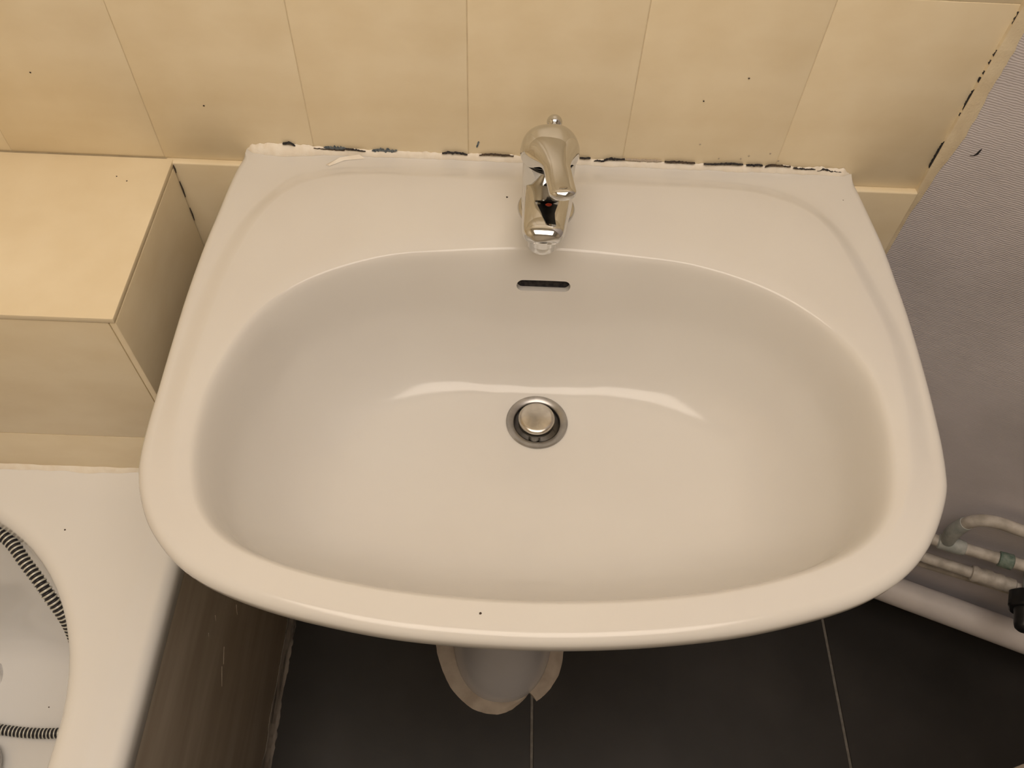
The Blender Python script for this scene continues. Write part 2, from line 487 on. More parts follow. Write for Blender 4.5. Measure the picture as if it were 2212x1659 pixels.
# ------------------------------------------------------------------ bathtub
def build_tub():
    ZR = 0.5575
    x0, x1, y1, y0 = XL + 0.004, -0.2945, -0.0030, -1.85
    cx, hw, cyb, cyf = -0.612, 0.250, -0.485, -1.55
    root = tag(empty('bathtub', (cx, -0.95, 0)), 'white enamel bathtub with rounded rim and taupe side panel', 'bathtub')
    n_arc = 40
    def stadium(inset, z, tap_end=0.0):
        pts = []
        r = hw - inset
        cb = cyb - tap_end
        cf = cyf + tap_end * 2
        for k in range(n_arc + 1):
            t = PI * k / n_arc
            pts.append(Vector((cx + r * math.cos(t), cb + r * math.sin(t), z)))
        for k in range(n_arc + 1):
            t = PI + PI * k / n_arc
            pts.append(Vector((cx + r * math.cos(t), cf + r * math.sin(t), z)))
        return pts
    inner = stadium(0, 0)
    # rectangle ring matched by angle to the stadium ring
    def rect(inset, z, rad=0.02):
        out = []
        X0, X1, Y0, Y1 = x0 + inset, x1 - inset, y0 + inset, y1 - inset
        for p in inner:
            if p.y >= cyb - 1e-6:
                d = Vector((p.x - cx, p.y - cyb, 0)); c = Vector((cx, cyb, 0))
            elif p.y <= cyf + 1e-6:
                d = Vector((p.x - cx, p.y - cyf, 0)); c = Vector((cx, cyf, 0))
            tx = ((X1 - cx) / d.x) if d.x > 1e-9 else (((X0 - cx) / d.x) if d.x < -1e-9 else 1e9)
            ty = ((Y1 - c.y) / d.y) if d.y > 1e-9 else (((Y0 - c.y) / d.y) if d.y < -1e-9 else 1e9)
            q = c + d * min(tx, ty)
            out.append(Vector((q.x, q.y, z)))
        return out
    rings = [rect(0.030, ZR - 0.040), rect(0.004, ZR - 0.038), rect(0.0, ZR - 0.034), rect(0.0, ZR - 0.016)]
    for k in range(1, 7):
        t = k / 6 * PI / 2
        rings.append(rect(0.014 * (1 - math.cos(t)), ZR - 0.016 + 0.0135 * math.sin(t)))
    rings.append(rect(0.026, ZR - 0.0016))
    rings.append(rect(0.030, ZR - 0.0004))
    rings.append(rect(0.036, ZR))
    rings.append(stadium(-0.020, ZR))
    for k in range(0, 9):
        t = k / 8 * PI / 2
        rings.append(stadium(-0.014 + 0.018 * math.sin(t), ZR - 0.018 * (1 - math.cos(t)), 0.0))
    for ins, z, te in ((0.007, ZR - 0.05, 0.0), (0.013, ZR - 0.15, 0.0), (0.022, ZR - 0.26, 0.0), (0.030, ZR - 0.335, 0.0), (0.040, ZR - 0.370, 0.0), (0.054, ZR - 0.390, 0.0), (0.072, ZR - 0.400, 0.0), (0.12, ZR - 0.403, 0.0), (0.22, ZR - 0.403, 0.0)):
        rings.append(stadium(ins, z, te))
    # outside of the basin
    o = loft('tub_shell', rings, M_TUB, root, cap0=False, cap1=True, angle=60)
    # side panel, slightly under the rim, and messy sealant along the floor
    pan = box('side_panel', -0.320, -0.2955, y0 + 0.01, -0.01, 0.0, ZR - 0.034, M_PANEL, root, 0.001)
    rr = []
    for k in range(241):
        y = -0.05 - 1.2 * k / 240
        a = 0.0065 + 0.0035 * noise.noise(Vector((y * 18, 2.1, 0))) + 0.0022 * noise.noise(Vector((y * 110, 9.1, 0)))
        h = 0.030 + 0.012 * noise.noise(Vector((y * 22, 5.1, 0))) + 0.005 * noise.noise(Vector((y * 120, 4.1, 0)))
        a = max(a, 0.004)
        rr.append([Vector((-0.2960, y, 0.0)), Vector((-0.2952 + a, y, 0.0)), Vector((-0.2952 + a * 0.8, y, 0.0012)), Vector((-0.2945 + 0.002, y, 0.004)), Vector((-0.2948, y, h)), Vector((-0.2960, y, h))])
    loft('floor_sealant', rr, M_OLDSEAL, root)
    # pale scratches and drips on the panel
    for i, (ya, za, yb, zb, wd) in enumerate(((-0.330, 0.330, -0.348, 0.3175, 0.0016), (-0.352, 0.322, -0.372, 0.305, 0.0009), (-0.2715, 0.318, -0.280, 0.305, 0.0009), (-0.31, 0.39, -0.315, 0.383, 0.0012), (-0.335, 0.40, -0.338, 0.396, 0.0010))):
        ring = []
        for k in range(9):
            t = k / 8
            y, z = ya + (yb - ya) * t, za + (zb - za) * t
            w_ = wd * (0.25 + 0.75 * math.sin(PI * t))
            ring.append([Vector((-0.2950, y, z - w_)), Vector((-0.2950, y, z + w_)), Vector((-0.2957, y, z + w_)), Vector((-0.2957, y, z - w_))])
        loft('scratch', ring, M_BEIGESEAL, pan)
    # waste in the tub floor
    zf = ZR - 0.403
    lathe('drain_flange', [(0.0, -0.001), (0.036, -0.001), (0.036, 0.0015), (0.033, 0.0035), (0.026, 0.0035), (0.024, 0.001), (0.0, 0.001)], (-0.688, -0.333, zf), M_FLANGE, root)
    lathe('drain_plug', [(0.0, 0.0), (0.021, 0.0), (0.021, 0.008), (0.018, 0.0095), (0.0, 0.010)], (-0.688, -0.333, zf), M_FLANGE, root)
    speck(root, (-0.4186, -0.2788, ZR), 0.0012)
    speck(root, (-0.575, -0.370, zf + 0.0003), 0.0011)
    return root, zf
tub, TUBZ = build_tub()

# ------------------------------------------------------------------ shower hose in the tub
def build_hose():
    root = tag(empty('shower_hose', (-0.60, -0.40, TUBZ)), 'black and silver ribbed shower hose with handset lying in the bathtub', 'shower hose')
    ctrl = [(-0.70, -0.30, 0.40), (-0.64, -0.262, 0.49), (-0.575, -0.258, 0.520), (-0.509, -0.2695, 0.520), (-0.471, -0.302, 0.510), (-0.4457, -0.3284, 0.495), (-0.430, -0.352, 0.455), (-0.432, -0.385, 0.38), (-0.447, -0.402, 0.28), (-0.470, -0.404, 0.205), (-0.513, -0.4035, 0.172), (-0.5552, -0.4060, TUBZ + 0.0095), (-0.5894, -0.4060, TUBZ + 0.0085), (-0.6212, -0.4035, TUBZ + 0.0085), (-0.662, -0.400, TUBZ + 0.0085), (-0.70, -0.42, TUBZ + 0.012), (-0.71, -0.455, TUBZ + 0.018)]
    P = catmull(ctrl, 24)
    # arc-length resample
    d = [0.0]
    for a, b in zip(P[:-1], P[1:]):
        d.append(d[-1] + (b - a).length)
    pitch, sub = 0.0052, 8
    n = int(d[-1] / (pitch / sub))
    Q = []
    j = 0
    for k in range(n + 1):
        s = d[-1] * k / n
        while j < len(d) - 2 and d[j + 1] < s:
            j += 1
        Q.append(P[j].lerp(P[j + 1], (s - d[j]) / max(1e-9, d[j + 1] - d[j])))
    prof = (0.0058, 0.0058, 0.0060, 0.0070, 0.0073, 0.0073, 0.0070, 0.0060)
    rings = [circle(p, prof[k % sub], x, y, 16) for k, (p, t, x, y) in enumerate(frames(Q))]
    v, f = loft_vf(rings)
    me = mesh('hose', v, f)
    o = link('hose', me, [M_HOSE_D, M_HOSE_L], root)
    for i, p in enumerate(me.polygons):
        seg = (i // 16) % sub
        p.material_index = 1 if seg in (2, 3, 4, 5, 6) and i < 16 * n else 0
        if seg in (2, 6):
            p.material_index = 0
    # round handset head lying on the tub floor
    c = Vector((-0.643, -0.455, TUBZ + 0.002))
    ax = Vector((-0.12, 0.10, 1)).normalized()
    lathe('shower_head', [(0.0, 0.0), (0.034, 0.0), (0.0375, 0.003), (0.0385, 0.009), (0.036, 0.015), (0.024, 0.021), (0.0, 0.023)], c + Vector((0, 0, 0.003)), M_FLANGE, root, axis=ax)
    tube('handle', [(-0.660, -0.468, TUBZ + 0.020), (-0.69, -0.462, TUBZ + 0.022), (-0.712, -0.452, TUBZ + 0.020), (-0.711, -0.440, TUBZ + 0.017)], 0.009, M_FLANGE, root)
build_hose()

# ------------------------------------------------------------------ washbasin
ZR = 0.8515                      # top of the rim
CX, CY = 0.0765, -0.211          # waste
OUT = [(-0.2165, 0.000), (-0.2205, -0.015), (-0.2241, -0.0409), (-0.2270, -0.0877), (-0.2300, -0.1315), (-0.2315, -0.1829), (-0.2312, -0.2327), (-0.2303, -0.2787), (-0.2292, -0.3131), (-0.2268, -0.3415), (-0.2228, -0.3608), (-0.2157, -0.3793), (-0.2034, -0.4006), (-0.1832, -0.4225), (-0.1624, -0.4362), (-0.1380, -0.4468), (-0.1048, -0.4569), (-0.0664, -0.4650), (-0.0256, -0.4711), (0.0208, -0.4745), (0.0669, -0.4755), (0.1132, -0.4737), (0.1599, -0.4694), (0.2076, -0.4622), (0.2503, -0.4519), (0.2844, -0.4411), (0.3096, -0.4296), (0.3288, -0.4170), (0.3466, -0.3998), (0.3622, -0.3780), (0.3757, -0.3525), (0.3812, -0.3340), (0.3861, -0.3037), (0.3892, -0.2644), (0.3908, -0.2225), (0.3915, -0.1775), (0.3906, -0.1402), (0.3891, -0.0979), (0.3857, -0.0590), (0.3815, -0.0200), (0.3775, 0.000)]
INN = [(0.0721, -0.1335), (0.000, -0.1365), (-0.059, -0.1440), (-0.1150, -0.1690), (-0.1534, -0.2080), (-0.1730, -0.2600), (-0.1785, -0.3050), (-0.1745, -0.3455), (-0.1646, -0.3793), (-0.1480, -0.4010), (-0.1220, -0.4160), (-0.0775, -0.4290), (-0.0128, -0.4385), (0.0664, -0.4415), (0.1461, -0.4370), (0.2114, -0.4265), (0.2629, -0.4104), (0.2967, -0.3909), (0.3178, -0.3643), (0.3284, -0.3249), (0.3324, -0.2828), (0.3270, -0.2405), (0.3030, -0.1990), (0.2600, -0.1635), (0.2003, -0.1410), (0.1380, -0.1350)]
STEP = [(0.076, -0.0270), (-0.004, -0.0270), (-0.085, -0.0275), (-0.125, -0.032), (-0.160, -0.046), (-0.187, -0.085), (-0.202, -0.139), (-0.209, -0.198), (-0.212, -0.265), (-0.2115, -0.308), (-0.206, -0.345), (-0.192, -0.385), (-0.172, -0.410), (-0.14, -0.427), (-0.08, -0.445), (0.0, -0.456), (0.07, -0.459), (0.15, -0.455), (0.22, -0.443), (0.28, -0.424), (0.325, -0.397), (0.353, -0.350), (0.364, -0.304), (0.369, -0.261), (0.3695, -0.209), (0.362, -0.159), (0.347, -0.092), (0.324, -0.054), (0.29, -0.035), (0.25, -0.0285), (0.17, -0.0270)]

def poly_smooth(pts, closed=True, per=8):
    return [Vector((p.x, p.y)) for p in catmull([(p[0], p[1], 0) for p in pts], per, closed)]
out_poly = poly_smooth(OUT, closed=False, per=6)          # straight back edge closes it
inn_poly = poly_smooth(INN)
step_poly = poly_smooth(STEP)
NA = 360
angs = [2 * PI * k / NA for k in range(NA)]
for cpt in (OUT[0], OUT[-1]):                               # exact back corners
    a = math.atan2(cpt[1] - CY, cpt[0] - CX) % (2 * PI)
    j = min(range(NA), key=lambda i: abs(angs[i] - a))
    angs[j] = a

def ray_r(poly, a):
    d = Vector((math.cos(a), math.sin(a)))
    best = None
    n = len(poly)
    for i in range(n):
        p, q = poly[i] - Vector((CX, CY)), poly[(i + 1) % n] - Vector((CX, CY))
        c1, c2 = d.cross(p) if hasattr(d, 'cross') else 0, 0
        s1 = d.x * p.y - d.y * p.x
        s2 = d.x * q.y - d.y * q.x
        if (s1 <= 0 < s2) or (s2 <= 0 < s1) or (s1 == 0 and s2 == 0):
            t = s1 / (s1 - s2) if s1 != s2 else 0
            h = p.lerp(q, t)
            r = h.dot(d)
            if r > 0 and (best is None or r > best):
                best = r
    return best
def offset_poly(poly, d):
    """inward offset (positive d shrinks) of a star-shaped polygon, by vertex normals"""
    n = len(poly)
    area = sum(poly[i].x * poly[(i + 1) % n].y - poly[(i + 1) % n].x * poly[i].y for i in range(n))
    sg = 1 if area > 0 else -1
    res = []
    for i in range(n):
        e1 = (poly[i] - poly[i - 1]).normalized()
        e2 = (poly[(i + 1) % n] - poly[i]).normalized()
        n1 = Vector((-e1.y, e1.x)) * sg
        n2 = Vector((-e2.y, e2.x)) * sg
        m_ = (n1 + n2)
        m_ = m_.normalized() / max(0.5, m_.normalized().dot(n1))
        res.append(poly[i] + m_ * d)
    return res
def clean(poly):
    r = [poly[0]]
    for p in poly[1:]:
        if (p - r[-1]).length > 1e-6:
            r.append(p)
    return r
out_poly, inn_poly, step_poly = clean(out_poly), clean(inn_poly), clean(step_poly)
def radii(poly):
    return [ray_r(poly, a) for a in angs]
DIRS = [Vector((math.cos(a), math.sin(a))) for a in angs]
def ring_at(rs, zs):
    return [Vector((CX + DIRS[i].x * rs[i], CY + DIRS[i].y * rs[i], zs[i] if isinstance(zs, (list, tuple)) else zs)) for i in range(NA)]

rO = radii(out_poly)
rI = radii(inn_poly)
rT = radii(step_poly)
def ypos(rs):
    return [CY + DIRS[i].y * rs[i] for i in range(NA)]
def sst(a, b, x):
    t = max(0.0, min(1.0, (x - a) / (b - a)))
    return t * t * (3 - 2 * t)
yT = ypos(rT)
HB = 0.0068
HS = [(0.0052 + (HB - 0.0052) * sst(-0.12, -0.035, y)) * sst(-0.40, -0.27, y) for y in yT]            # the border lies lower than the deck; fades out towards the front
yI = ypos(rI)
def build_basin():
    root = tag(empty('wash_basin', (CX, -0.24, 0.68)), 'white ceramic washbasin with wide oval bowl and push-button waste', 'washbasin')
    rings = []
    D = 0.142
    RD = 0.0295
    # underside, from the waste outward
    rings.append(ring_at([RD] * NA, ZR - 0.185))
    rings.append(ring_at([0.045] * NA, ZR - 0.187))
    def mixr(f, add):
        return [0.03 + (rI[i] - 0.03) * f + add for i in range(NA)]
    def capO(rs, mg):
        return [min(rs[i], rO[i] - mg) for i in range(NA)]
    rings.append(ring_at(capO(mixr(0.55, 0.012), 0.03), ZR - 0.178))
    rings.append(ring_at(capO(mixr(0.80, 0.020), 0.03), ZR - 0.150))
    rings.append(ring_at(capO(mixr(0.95, 0.030), 0.03), ZR - 0.100))
    rings.append(ring_at(capO(mixr(1.0, 0.040), 0.030), ZR - 0.060))
    rings.append(ring_at(radii(offset_poly(out_poly, 0.024)), ZR - 0.050))
    rings.append(ring_at(radii(offset_poly(out_poly, 0.018)), ZR - 0.046))
    rings.append(ring_at(radii(offset_poly(out_poly, 0.0125)), ZR - 0.038))
    rings.append(ring_at(radii(offset_poly(out_poly, 0.0070)), ZR - 0.029))
    rings.append(ring_at(radii(offset_poly(out_poly, 0.0028)), ZR - 0.021))
    rings.append(ring_at(radii(offset_poly(out_poly, 0.0008)), ZR - 0.0165))
    # rounded lip; at the wall it is nearly square
    yO = ypos(rO)
    front = [1.0 - sst(-0.012, -0.002, y) for y in yO]
    fr2 = [1.0 - sst(-0.42, -0.30, y) for y in yO]
    for k in range(1, 9):
        t = k / 8 * PI / 2
        Ra = 0.0085
        Rb = 0.0085
        offa = Ra * (1 - math.cos(t))
        offb = Rb * (1 - math.cos(t))
        ra, rb = radii(offset_poly(out_poly, offa)), radii(offset_poly(out_poly, offb))
        rs, zs = [], []
        for i in range(NA):
            r_ = ra[i] * (1 - fr2[i]) + rb[i] * fr2[i]
            r_ = rO[i] * (1 - front[i]) + r_ * front[i]
            Rz = Ra * (1 - fr2[i]) + Rb * fr2[i]
            rs.append(r_)
            zs.append(ZR - HS[i] - Rz + Rz * math.sin(t))
        rings.append(ring_at(rs, zs))
    lip = rs
    # flat border up to the step
    sw = [0.0085 + 0.0042 * sst(-0.07, -0.032, y) for y in yT]
    rTo = [min(rT[i] + sw[i] * 1.1, lip[i] - 0.0012) for i in range(NA)]
    for f in (0.35, 0.7, 1.0):
        rings.append(ring_at([lip[i] + (rTo[i] - lip[i]) * f for i in range(NA)], [ZR - HS[i] for i in range(NA)]))
    fr3 = [1.0 - sst(-0.43, -0.33, y) for y in yI]
    rTi = [rT[i] - sw[i] for i in range(NA)]
    rEo = [rI[i] + 0.014 - 0.007 * fr3[i] for i in range(NA)]
    rTi = [max(rTi[i], rEo[i] + 0.002) for i in range(NA)]
    for k in range(1, 9):
        t = k / 8
        rings.append(ring_at([rTo[i] + (rTi[i] - rTo[i]) * t for i in range(NA)], [ZR - HS[i] * (1 - 0.55 * sst(0, 1, t) - 0.45 * t) for i in range(NA)]))
    zd0 = [ZR for i in range(NA)]
    zd1 = [ZR - 0.0020 * (1 - fr3[i]) - 0.0002 for i in range(NA)]
    for f in (0.25, 0.5, 0.75, 1.0):
        rings.append(ring_at([rTi[i] + (rEo[i] - rTi[i]) * f for i in range(NA)], [zd0[i] + (zd1[i] - zd0[i]) * f for i in range(NA)]))
    # bowl: profile over normalised distance, blended at the rim by a rounded shoulder
    L = [rI[i] + 0.002 - RD for i in range(NA)]
    NB = 46
    for k in range(1, NB + 1):
        rs, zs = [], []
        for i in range(NA):
            full = rEo[i] - RD
            u = (k / NB)
            # cluster samples near the shoulder
            u = u ** 1.5
            d_in = full * u                                  # distance in from the shoulder start
            s = 1 - d_in / full
            p = 1.25 + (rI[i] - RD) * 21.0
            depth = D + (zd1[i] - ZR) + 0.010 * (1 - s)
            zz = zd1[i] - (depth) * (1 - s ** p)
            # shoulder rounding: ease-in of the drop over the first centimetres
            sh = 0.022 - 0.008 * fr3[i]
            e = sst(0, 1, d_in / sh)
            zz = zd1[i] + (zz - zd1[i]) * (0.12 + 0.88 * e) if d_in < sh else zz
            rs.append(RD + full * s)
            zs.append(zz)
        rings.append(ring_at(rs, zs))
    zdrain = rings[-1][0].z
    rings.append(ring_at([RD - 0.002] * NA, zdrain - 0.004))
    rings.append(ring_at([RD - 0.002] * NA, ZR - 0.180))
    v, f = loft_vf(rings, False, False, True)
    me = mesh('bowl', v, f)
    tmp = bpy.data.objects.new('tmp_bowl', me)
    COL.objects.link(tmp)
    # overflow slot cut through the back wall of the bowl
    pts = []
    hw, hh = 0.0248, 0.0062
    for k in range(16):
        t = -PI / 2 + PI * k / 15
        pts.append((hw - 0.0055 + 0.0055 * math.cos(t), hh * math.sin(t)))
    for k in range(16):
        t = PI / 2 + PI * k / 15
        pts.append((-hw + 0.0055 + 0.0055 * math.cos(t), hh * math.sin(t)))
    oc = Vector((0.0757, -0.141, 0.8138))
    tilt = Vector((0, -0.97, 0.24)).normalized()
    upv = Vector((0, 0.24, 0.97)).normalized()
    cr_rings = []
    for dpt in (0.03, -0.075):
        cr_rings.append([oc + Vector((1, 0, 0)) * a + upv * b + tilt * dpt for a, b in pts])
    v, f = loft_vf(cr_rings)
    cut = bpy.data.objects.new('tmp_cut', mesh('cut', v, f))
    COL.objects.link(cut)
    md = tmp.modifiers.new('b', 'BOOLEAN')
    md.operation = 'DIFFERENCE'
    md.solver = 'EXACT'
    md.object = cut
    bpy.context.view_layer.update()
    dg = bpy.context.evaluated_depsgraph_get()
    me2 = bpy.data.meshes.new_from_object(tmp.evaluated_get(dg))
    me2.name = 'bowl'
    bpy.data.objects.remove(tmp)
    bpy.data.objects.remove(cut)
    me2.materials.clear()
    link('bowl', me2, M_CERAMIC, root, True, 50)
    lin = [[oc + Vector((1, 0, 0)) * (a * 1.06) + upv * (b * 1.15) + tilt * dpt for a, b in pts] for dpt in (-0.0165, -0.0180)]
    loft('overflow_shade_plate', lin, M_DARK, root)  # dark plate painting the shade inside the overflow slot
    # waste: flange ring and raised push button
    zf = zdrain + 0.0006
    c = (CX, CY, zf)
    fl_ = lathe('drain_flange', [(0.0285, -0.010), (0.0300, 0.0), (0.0302, 0.0010), (0.0292, 0.0020), (0.0235, 0.0012), (0.0222, 0.0), (0.0215, -0.004), (0.0215, -0.03), (0.0, -0.03)], c, M_FLANGE, root, n=64, cap0=False)
    plug = lathe('drain_plug', [(0.0, -0.028), (0.006, -0.028), (0.006, -0.004), (0.0160, -0.003), (0.0176, -0.001), (0.0180, 0.0045), (0.0177, 0.0065), (0.0164, 0.0078), (0.0135, 0.0084), (0.0, 0.0088)], (CX - 0.0006, CY + 0.0005, zf), M_SATIN, fl_, n=64)
    # specks
    for (x, y, z) in ((0.039, -0.0592, ZR - 0.0003), (0.0315, -0.4560, ZR - 0.0002), (0.2458, -0.4319, ZR - 0.002), (0.3615, -0.0379, ZR - HB)):
        speck(root, (x, y, z), 0.0011)
    return root, zdrain
basin, ZDRAIN = build_basin()

ZB = ZR - HB
# ragged bead of sealant along the wall behind the basin
seal = tag(empty('basin_sealant', (0.0805, -0.004, ZB)), 'cracked white sealant bead between washbasin and tiled wall', 'sealant')
rings = []
NSL = 300
for k in range(NSL + 1):
    t = k / NSL
    x = -0.2155 + (0.3745 + 0.2155) * t
    thick = 0.0058 + 0.0030 * math.exp(-((x + 0.178) / 0.035) ** 2) + 0.0012 * sst(0.22, 0.33, x)
    hh = thick * (1 + 0.35 * noise.noise(Vector((x * 60, 1, 0))) + 0.25 * noise.noise(Vector((x * 230, 5, 0))))
    dd = 0.0036 + 0.0014 * noise.noise(Vector((x * 40, 9, 0))) + 0.0012 * noise.noise(Vector((x * 160, 2, 0))) + 0.0050 * math.exp(-((x + 0.178) / 0.030) ** 2)
    drop = -0.0055 * sst(0.31, 0.374, x)
    e = sst(0, 0.012, t) * sst(0, 0.012, 1 - t)
    hh *= 0.25 + 0.75 * e
    dd *= 0.35 + 0.65 * e
    rings.append([Vector((x, -0.0003, ZB + 0.0001)), Vector((x, -dd, ZB + 0.0001)), Vector((x, -dd, ZB + 0.0006)), Vector((x, -dd * 0.6, ZB + hh * 0.55)), Vector((x, -0.0008, ZB + hh * 1.0)), Vector((x, -0.0003, ZB + hh))])
loft('sealant_bead', rings, M_CAULK, seal, angle=70)
# peeling flap
loft('peeled_flap', [[Vector((-0.137, -0.018, ZB + 0.0004)), Vector((-0.133, -0.020, ZB + 0.0005)), Vector((-0.134, -0.019, ZB + 0.0015))],
                     [Vector((-0.128, -0.010, ZB + 0.0004)), Vector((-0.120, -0.011, ZB + 0.0004)), Vector((-0.124, -0.010, ZB + 0.0030))],
                     [Vector((-0.112, -0.006, ZB + 0.0004)), Vector((-0.100, -0.007, ZB + 0.0004)), Vector((-0.106, -0.005, ZB + 0.0034))]], M_CAULK, seal)
CR = [[(-0.1794, 0.8545), (-0.1735, 0.8553), (-0.1672, 0.8529)], [(-0.15, 0.8512), (-0.1447, 0.8509), (-0.1336, 0.8503), (-0.1202, 0.8499)], [(-0.1212, 0.8513), (-0.111, 0.8507), (-0.0999, 0.8496)], [(-0.0256, 0.8512), (-0.0143, 0.8523), (-0.0009, 0.8508)], [(0.0104, 0.8508), (0.0216, 0.8520), (0.0329, 0.8514), (0.0441, 0.8514)], [(0.1081, 0.8519), (0.1188, 0.8525)], [(0.1224, 0.8498), (0.1314, 0.8503), (0.1365, 0.8523), (0.1522, 0.8525)], [(0.1912, 0.8517), (0.2066, 0.852), (0.2211, 0.8516)], [(0.2297, 0.8507), (0.2432, 0.8514), (0.2542, 0.8526), (0.268, 0.8522)], [(0.2712, 0.8518), (0.2875, 0.8521)], [(0.2898, 0.8504), (0.295, 0.853), (0.3065, 0.8525), (0.3147, 0.8523)], [(0.3176, 0.8505), (0.3281, 0.8505), (0.3395, 0.8503)], [(0.3416, 0.8486), (0.3468, 0.8504), (0.3587, 0.8493), (0.3696, 0.8471)]]
for i, c in enumerate(CR):
    crack('crack', c, 0.00046 + 0.0003 * (i % 3 == 0), M_DARK if i % 3 != 1 else M_SPECK, seal, off=-0.0026, thick=0.0024, jag=1.5, seed=i * 3.3)
for i, c in enumerate([[(-0.1403, 0.8515), (-0.1186, 0.8512)], [(-0.0939, 0.8508), (-0.0692, 0.8512)], [(0.1522, 0.8525), (0.1658, 0.8521), (0.1884, 0.8521)]]):
    crack('paint_remnant', c, 0.0026 if i < 2 else 0.0014, M_BLUE if i < 2 else M_BEIGESEAL, seal, off=-0.0018, thick=0.0016, jag=0.8, seed=20 + i * 3.3)
crack('paint_mark', [(0.0077, 0.8589), (0.0099, 0.8663)], 0.0016, M_BLUE, wall_back, off=-0.0010, thick=0.001, seed=40)

# ------------------------------------------------------------------ mixer tap
def build_tap():
    zd = ZR - 0.0012
    bx, by = 0.0755, -0.0720
    root = tag(empty('mixer_tap', (bx, by, zd)), 'chrome single lever mixer tap on the washbasin', 'tap')
    # base ring
    lathe('base_ring', [(0.0, 0.0), (0.0262, 0.0), (0.0265, 0.0015), (0.0255, 0.0035), (0.0240, 0.0042), (0.0, 0.0042)], (bx, by, zd), M_CHROME, root, n=64)
    # body, leaning slightly forward
    rings = []
    prof = [(0.0235, 0.003), (0.0232, 0.008), (0.0228, 0.02), (0.0226, 0.04), (0.0228, 0.055), (0.0232, 0.0655), (0.0226, 0.0672)]
    for r, h in prof:
        c = Vector((bx - 0.0015 * h / 0.065, by - 0.0070 * h / 0.065, zd + h))
        ring = circle(c, r, Vector((1, 0, 0)), Vector((0, 1, 0)), 64)
        rings.append(ring)
    loft('body', rings, M_CHROME, root)
    # spout: rounded section, swept forward, a little to the left
    path = [(0.0755, -0.070, 0.874, 0.0222, 0.0210), (0.0748, -0.088, 0.8785, 0.0224, 0.0225), (0.0738, -0.103, 0.8855, 0.0218, 0.0190), (0.0728, -0.117, 0.8915, 0.0207, 0.0155), (0.0716, -0.131, 0.8960, 0.0195, 0.0132), (0.0706, -0.143, 0.8985, 0.0185, 0.0118), (0.0700, -0.1515, 0.8995, 0.0176, 0.0108), (0.0696, -0.1575, 0.8995, 0.0156, 0.0088), (0.0694, -0.1608, 0.8990, 0.0118, 0.0058), (0.0694, -0.1616, 0.8986, 0.005, 0.002)]
    pp = catmull([p[:3] for p in path], 5)
    ww = catmull([(p[3], p[4], 0) for p in path], 5)
    rings = []
    n = 48
    fr = frames(pp)
    for (p, t, x, y), wv_ in zip(fr, ww):
        side = Vector((t.y, -t.x, 0)).normalized()
        upv = side.cross(t).normalized()
        if upv.z < 0:
            upv = -upv
        ring = []
        for k in range(n):
            a = 2 * PI * k / n
            ca, sa = math.cos(a), math.sin(a)
            e = 0.80
            ring.append(p + side * (wv_.x * math.copysign(abs(ca) ** e, ca)) + upv * (wv_.y * math.copysign(abs(sa) ** e, sa)))
        rings.append(ring)
    spout = loft('spout', rings, M_CHROME, root)
    # aerator
    lathe('aerator', [(0.0, 0.006), (0.0125, 0.006), (0.0128, -0.001), (0.0118, -0.0016), (0.0120, -0.0024), (0.0122, -0.0075), (0.0112, -0.0085), (0.0095, -0.0085), (0.0, -0.0075)], (0.0700, -0.1475, 0.8895), M_CHROME, spout, n=48)
    # dark joint under the cap
    tcx, tcy = bx - 0.0016, by - 0.0074
    ztop = zd + 0.0672
    lathe('joint_ring', [(0.0, -0.0010), (0.0217, -0.0010), (0.0217, 0.0016), (0.0, 0.0016)], (tcx, tcy, ztop), M_BLACK, root, n=64)
    # lever: domed cap flowing into a tongue that points forward and a little right
    ang = math.radians(9)
    fx = Vector((math.sin(ang), -math.cos(ang), 0))
    sx = Vector((math.cos(ang), math.sin(ang), 0))
    R = 0.0252
    zc = ztop + 0.0012
    TIP, HW = 0.0680, 0.0112
    NY, NX = 72, 40
    def halfw(y):
        circ = math.sqrt(max(0.0, R * R - y * y)) if y < R else 0.0
        if y <= 0:
            return circ
        neck = HW + (R - HW) * (1 - sst(0.002, 0.034, y))
        if y > TIP - HW * 0.8:
            q = (y - (TIP - HW * 0.8)) / (HW * 0.8)
            neck *= math.sqrt(max(0.0, 1 - q ** 2.4))
        return max(circ if y < R * 0.3 else 0.0, neck)
    def ztop_(y):
        rise = 1 - max(0.0, (-y - 0.2 * R) / (0.8 * R)) ** 2.4 if y < -0.2 * R else 1.0
        top = zc + 0.0240 * max(0.0, rise) ** 0.6
        top -= 0.0050 * sst(0.0, 0.056, y)
        if y > TIP - 0.005:
            top -= 0.0030 * ((y - (TIP - 0.005)) / 0.005) ** 2
        return top
    def zlow_(y):
        return zc + 0.0120 * sst(0.012, 0.030, y)
    rings = []
    for a in range(NY + 1):
        t = a / NY
        y = -R + (TIP + R) * (0.5 - 0.5 * math.cos(PI * t))
        y = min(max(y, -R + 2e-5), TIP - 2e-5)
        hw_, zt, zl = halfw(y), ztop_(y), zlow_(y)
        ring = []
        for b_ in range(NX):
            ang_ = 2 * PI * b_ / NX
            ca, sa = math.cos(ang_), math.sin(ang_)
            xx = hw_ * math.copysign(abs(ca) ** 0.75, ca)
            if sa >= 0:
                zz = zl + (zt - zl) * (0.12 + 0.88 * abs(sa) ** 0.85)
            else:
                zz = zl + (zt - zl) * 0.12 * (1 - abs(sa) ** 0.4)
            ring.append(Vector((tcx, tcy, 0)) + sx * xx + fx * y + Vector((0, 0, zz)))
        rings.append(ring)
    lever = loft('lever', rings, M_CHROME, root, angle=60)
    # black plate added under the lever so the spout reflects dark
    rings = []
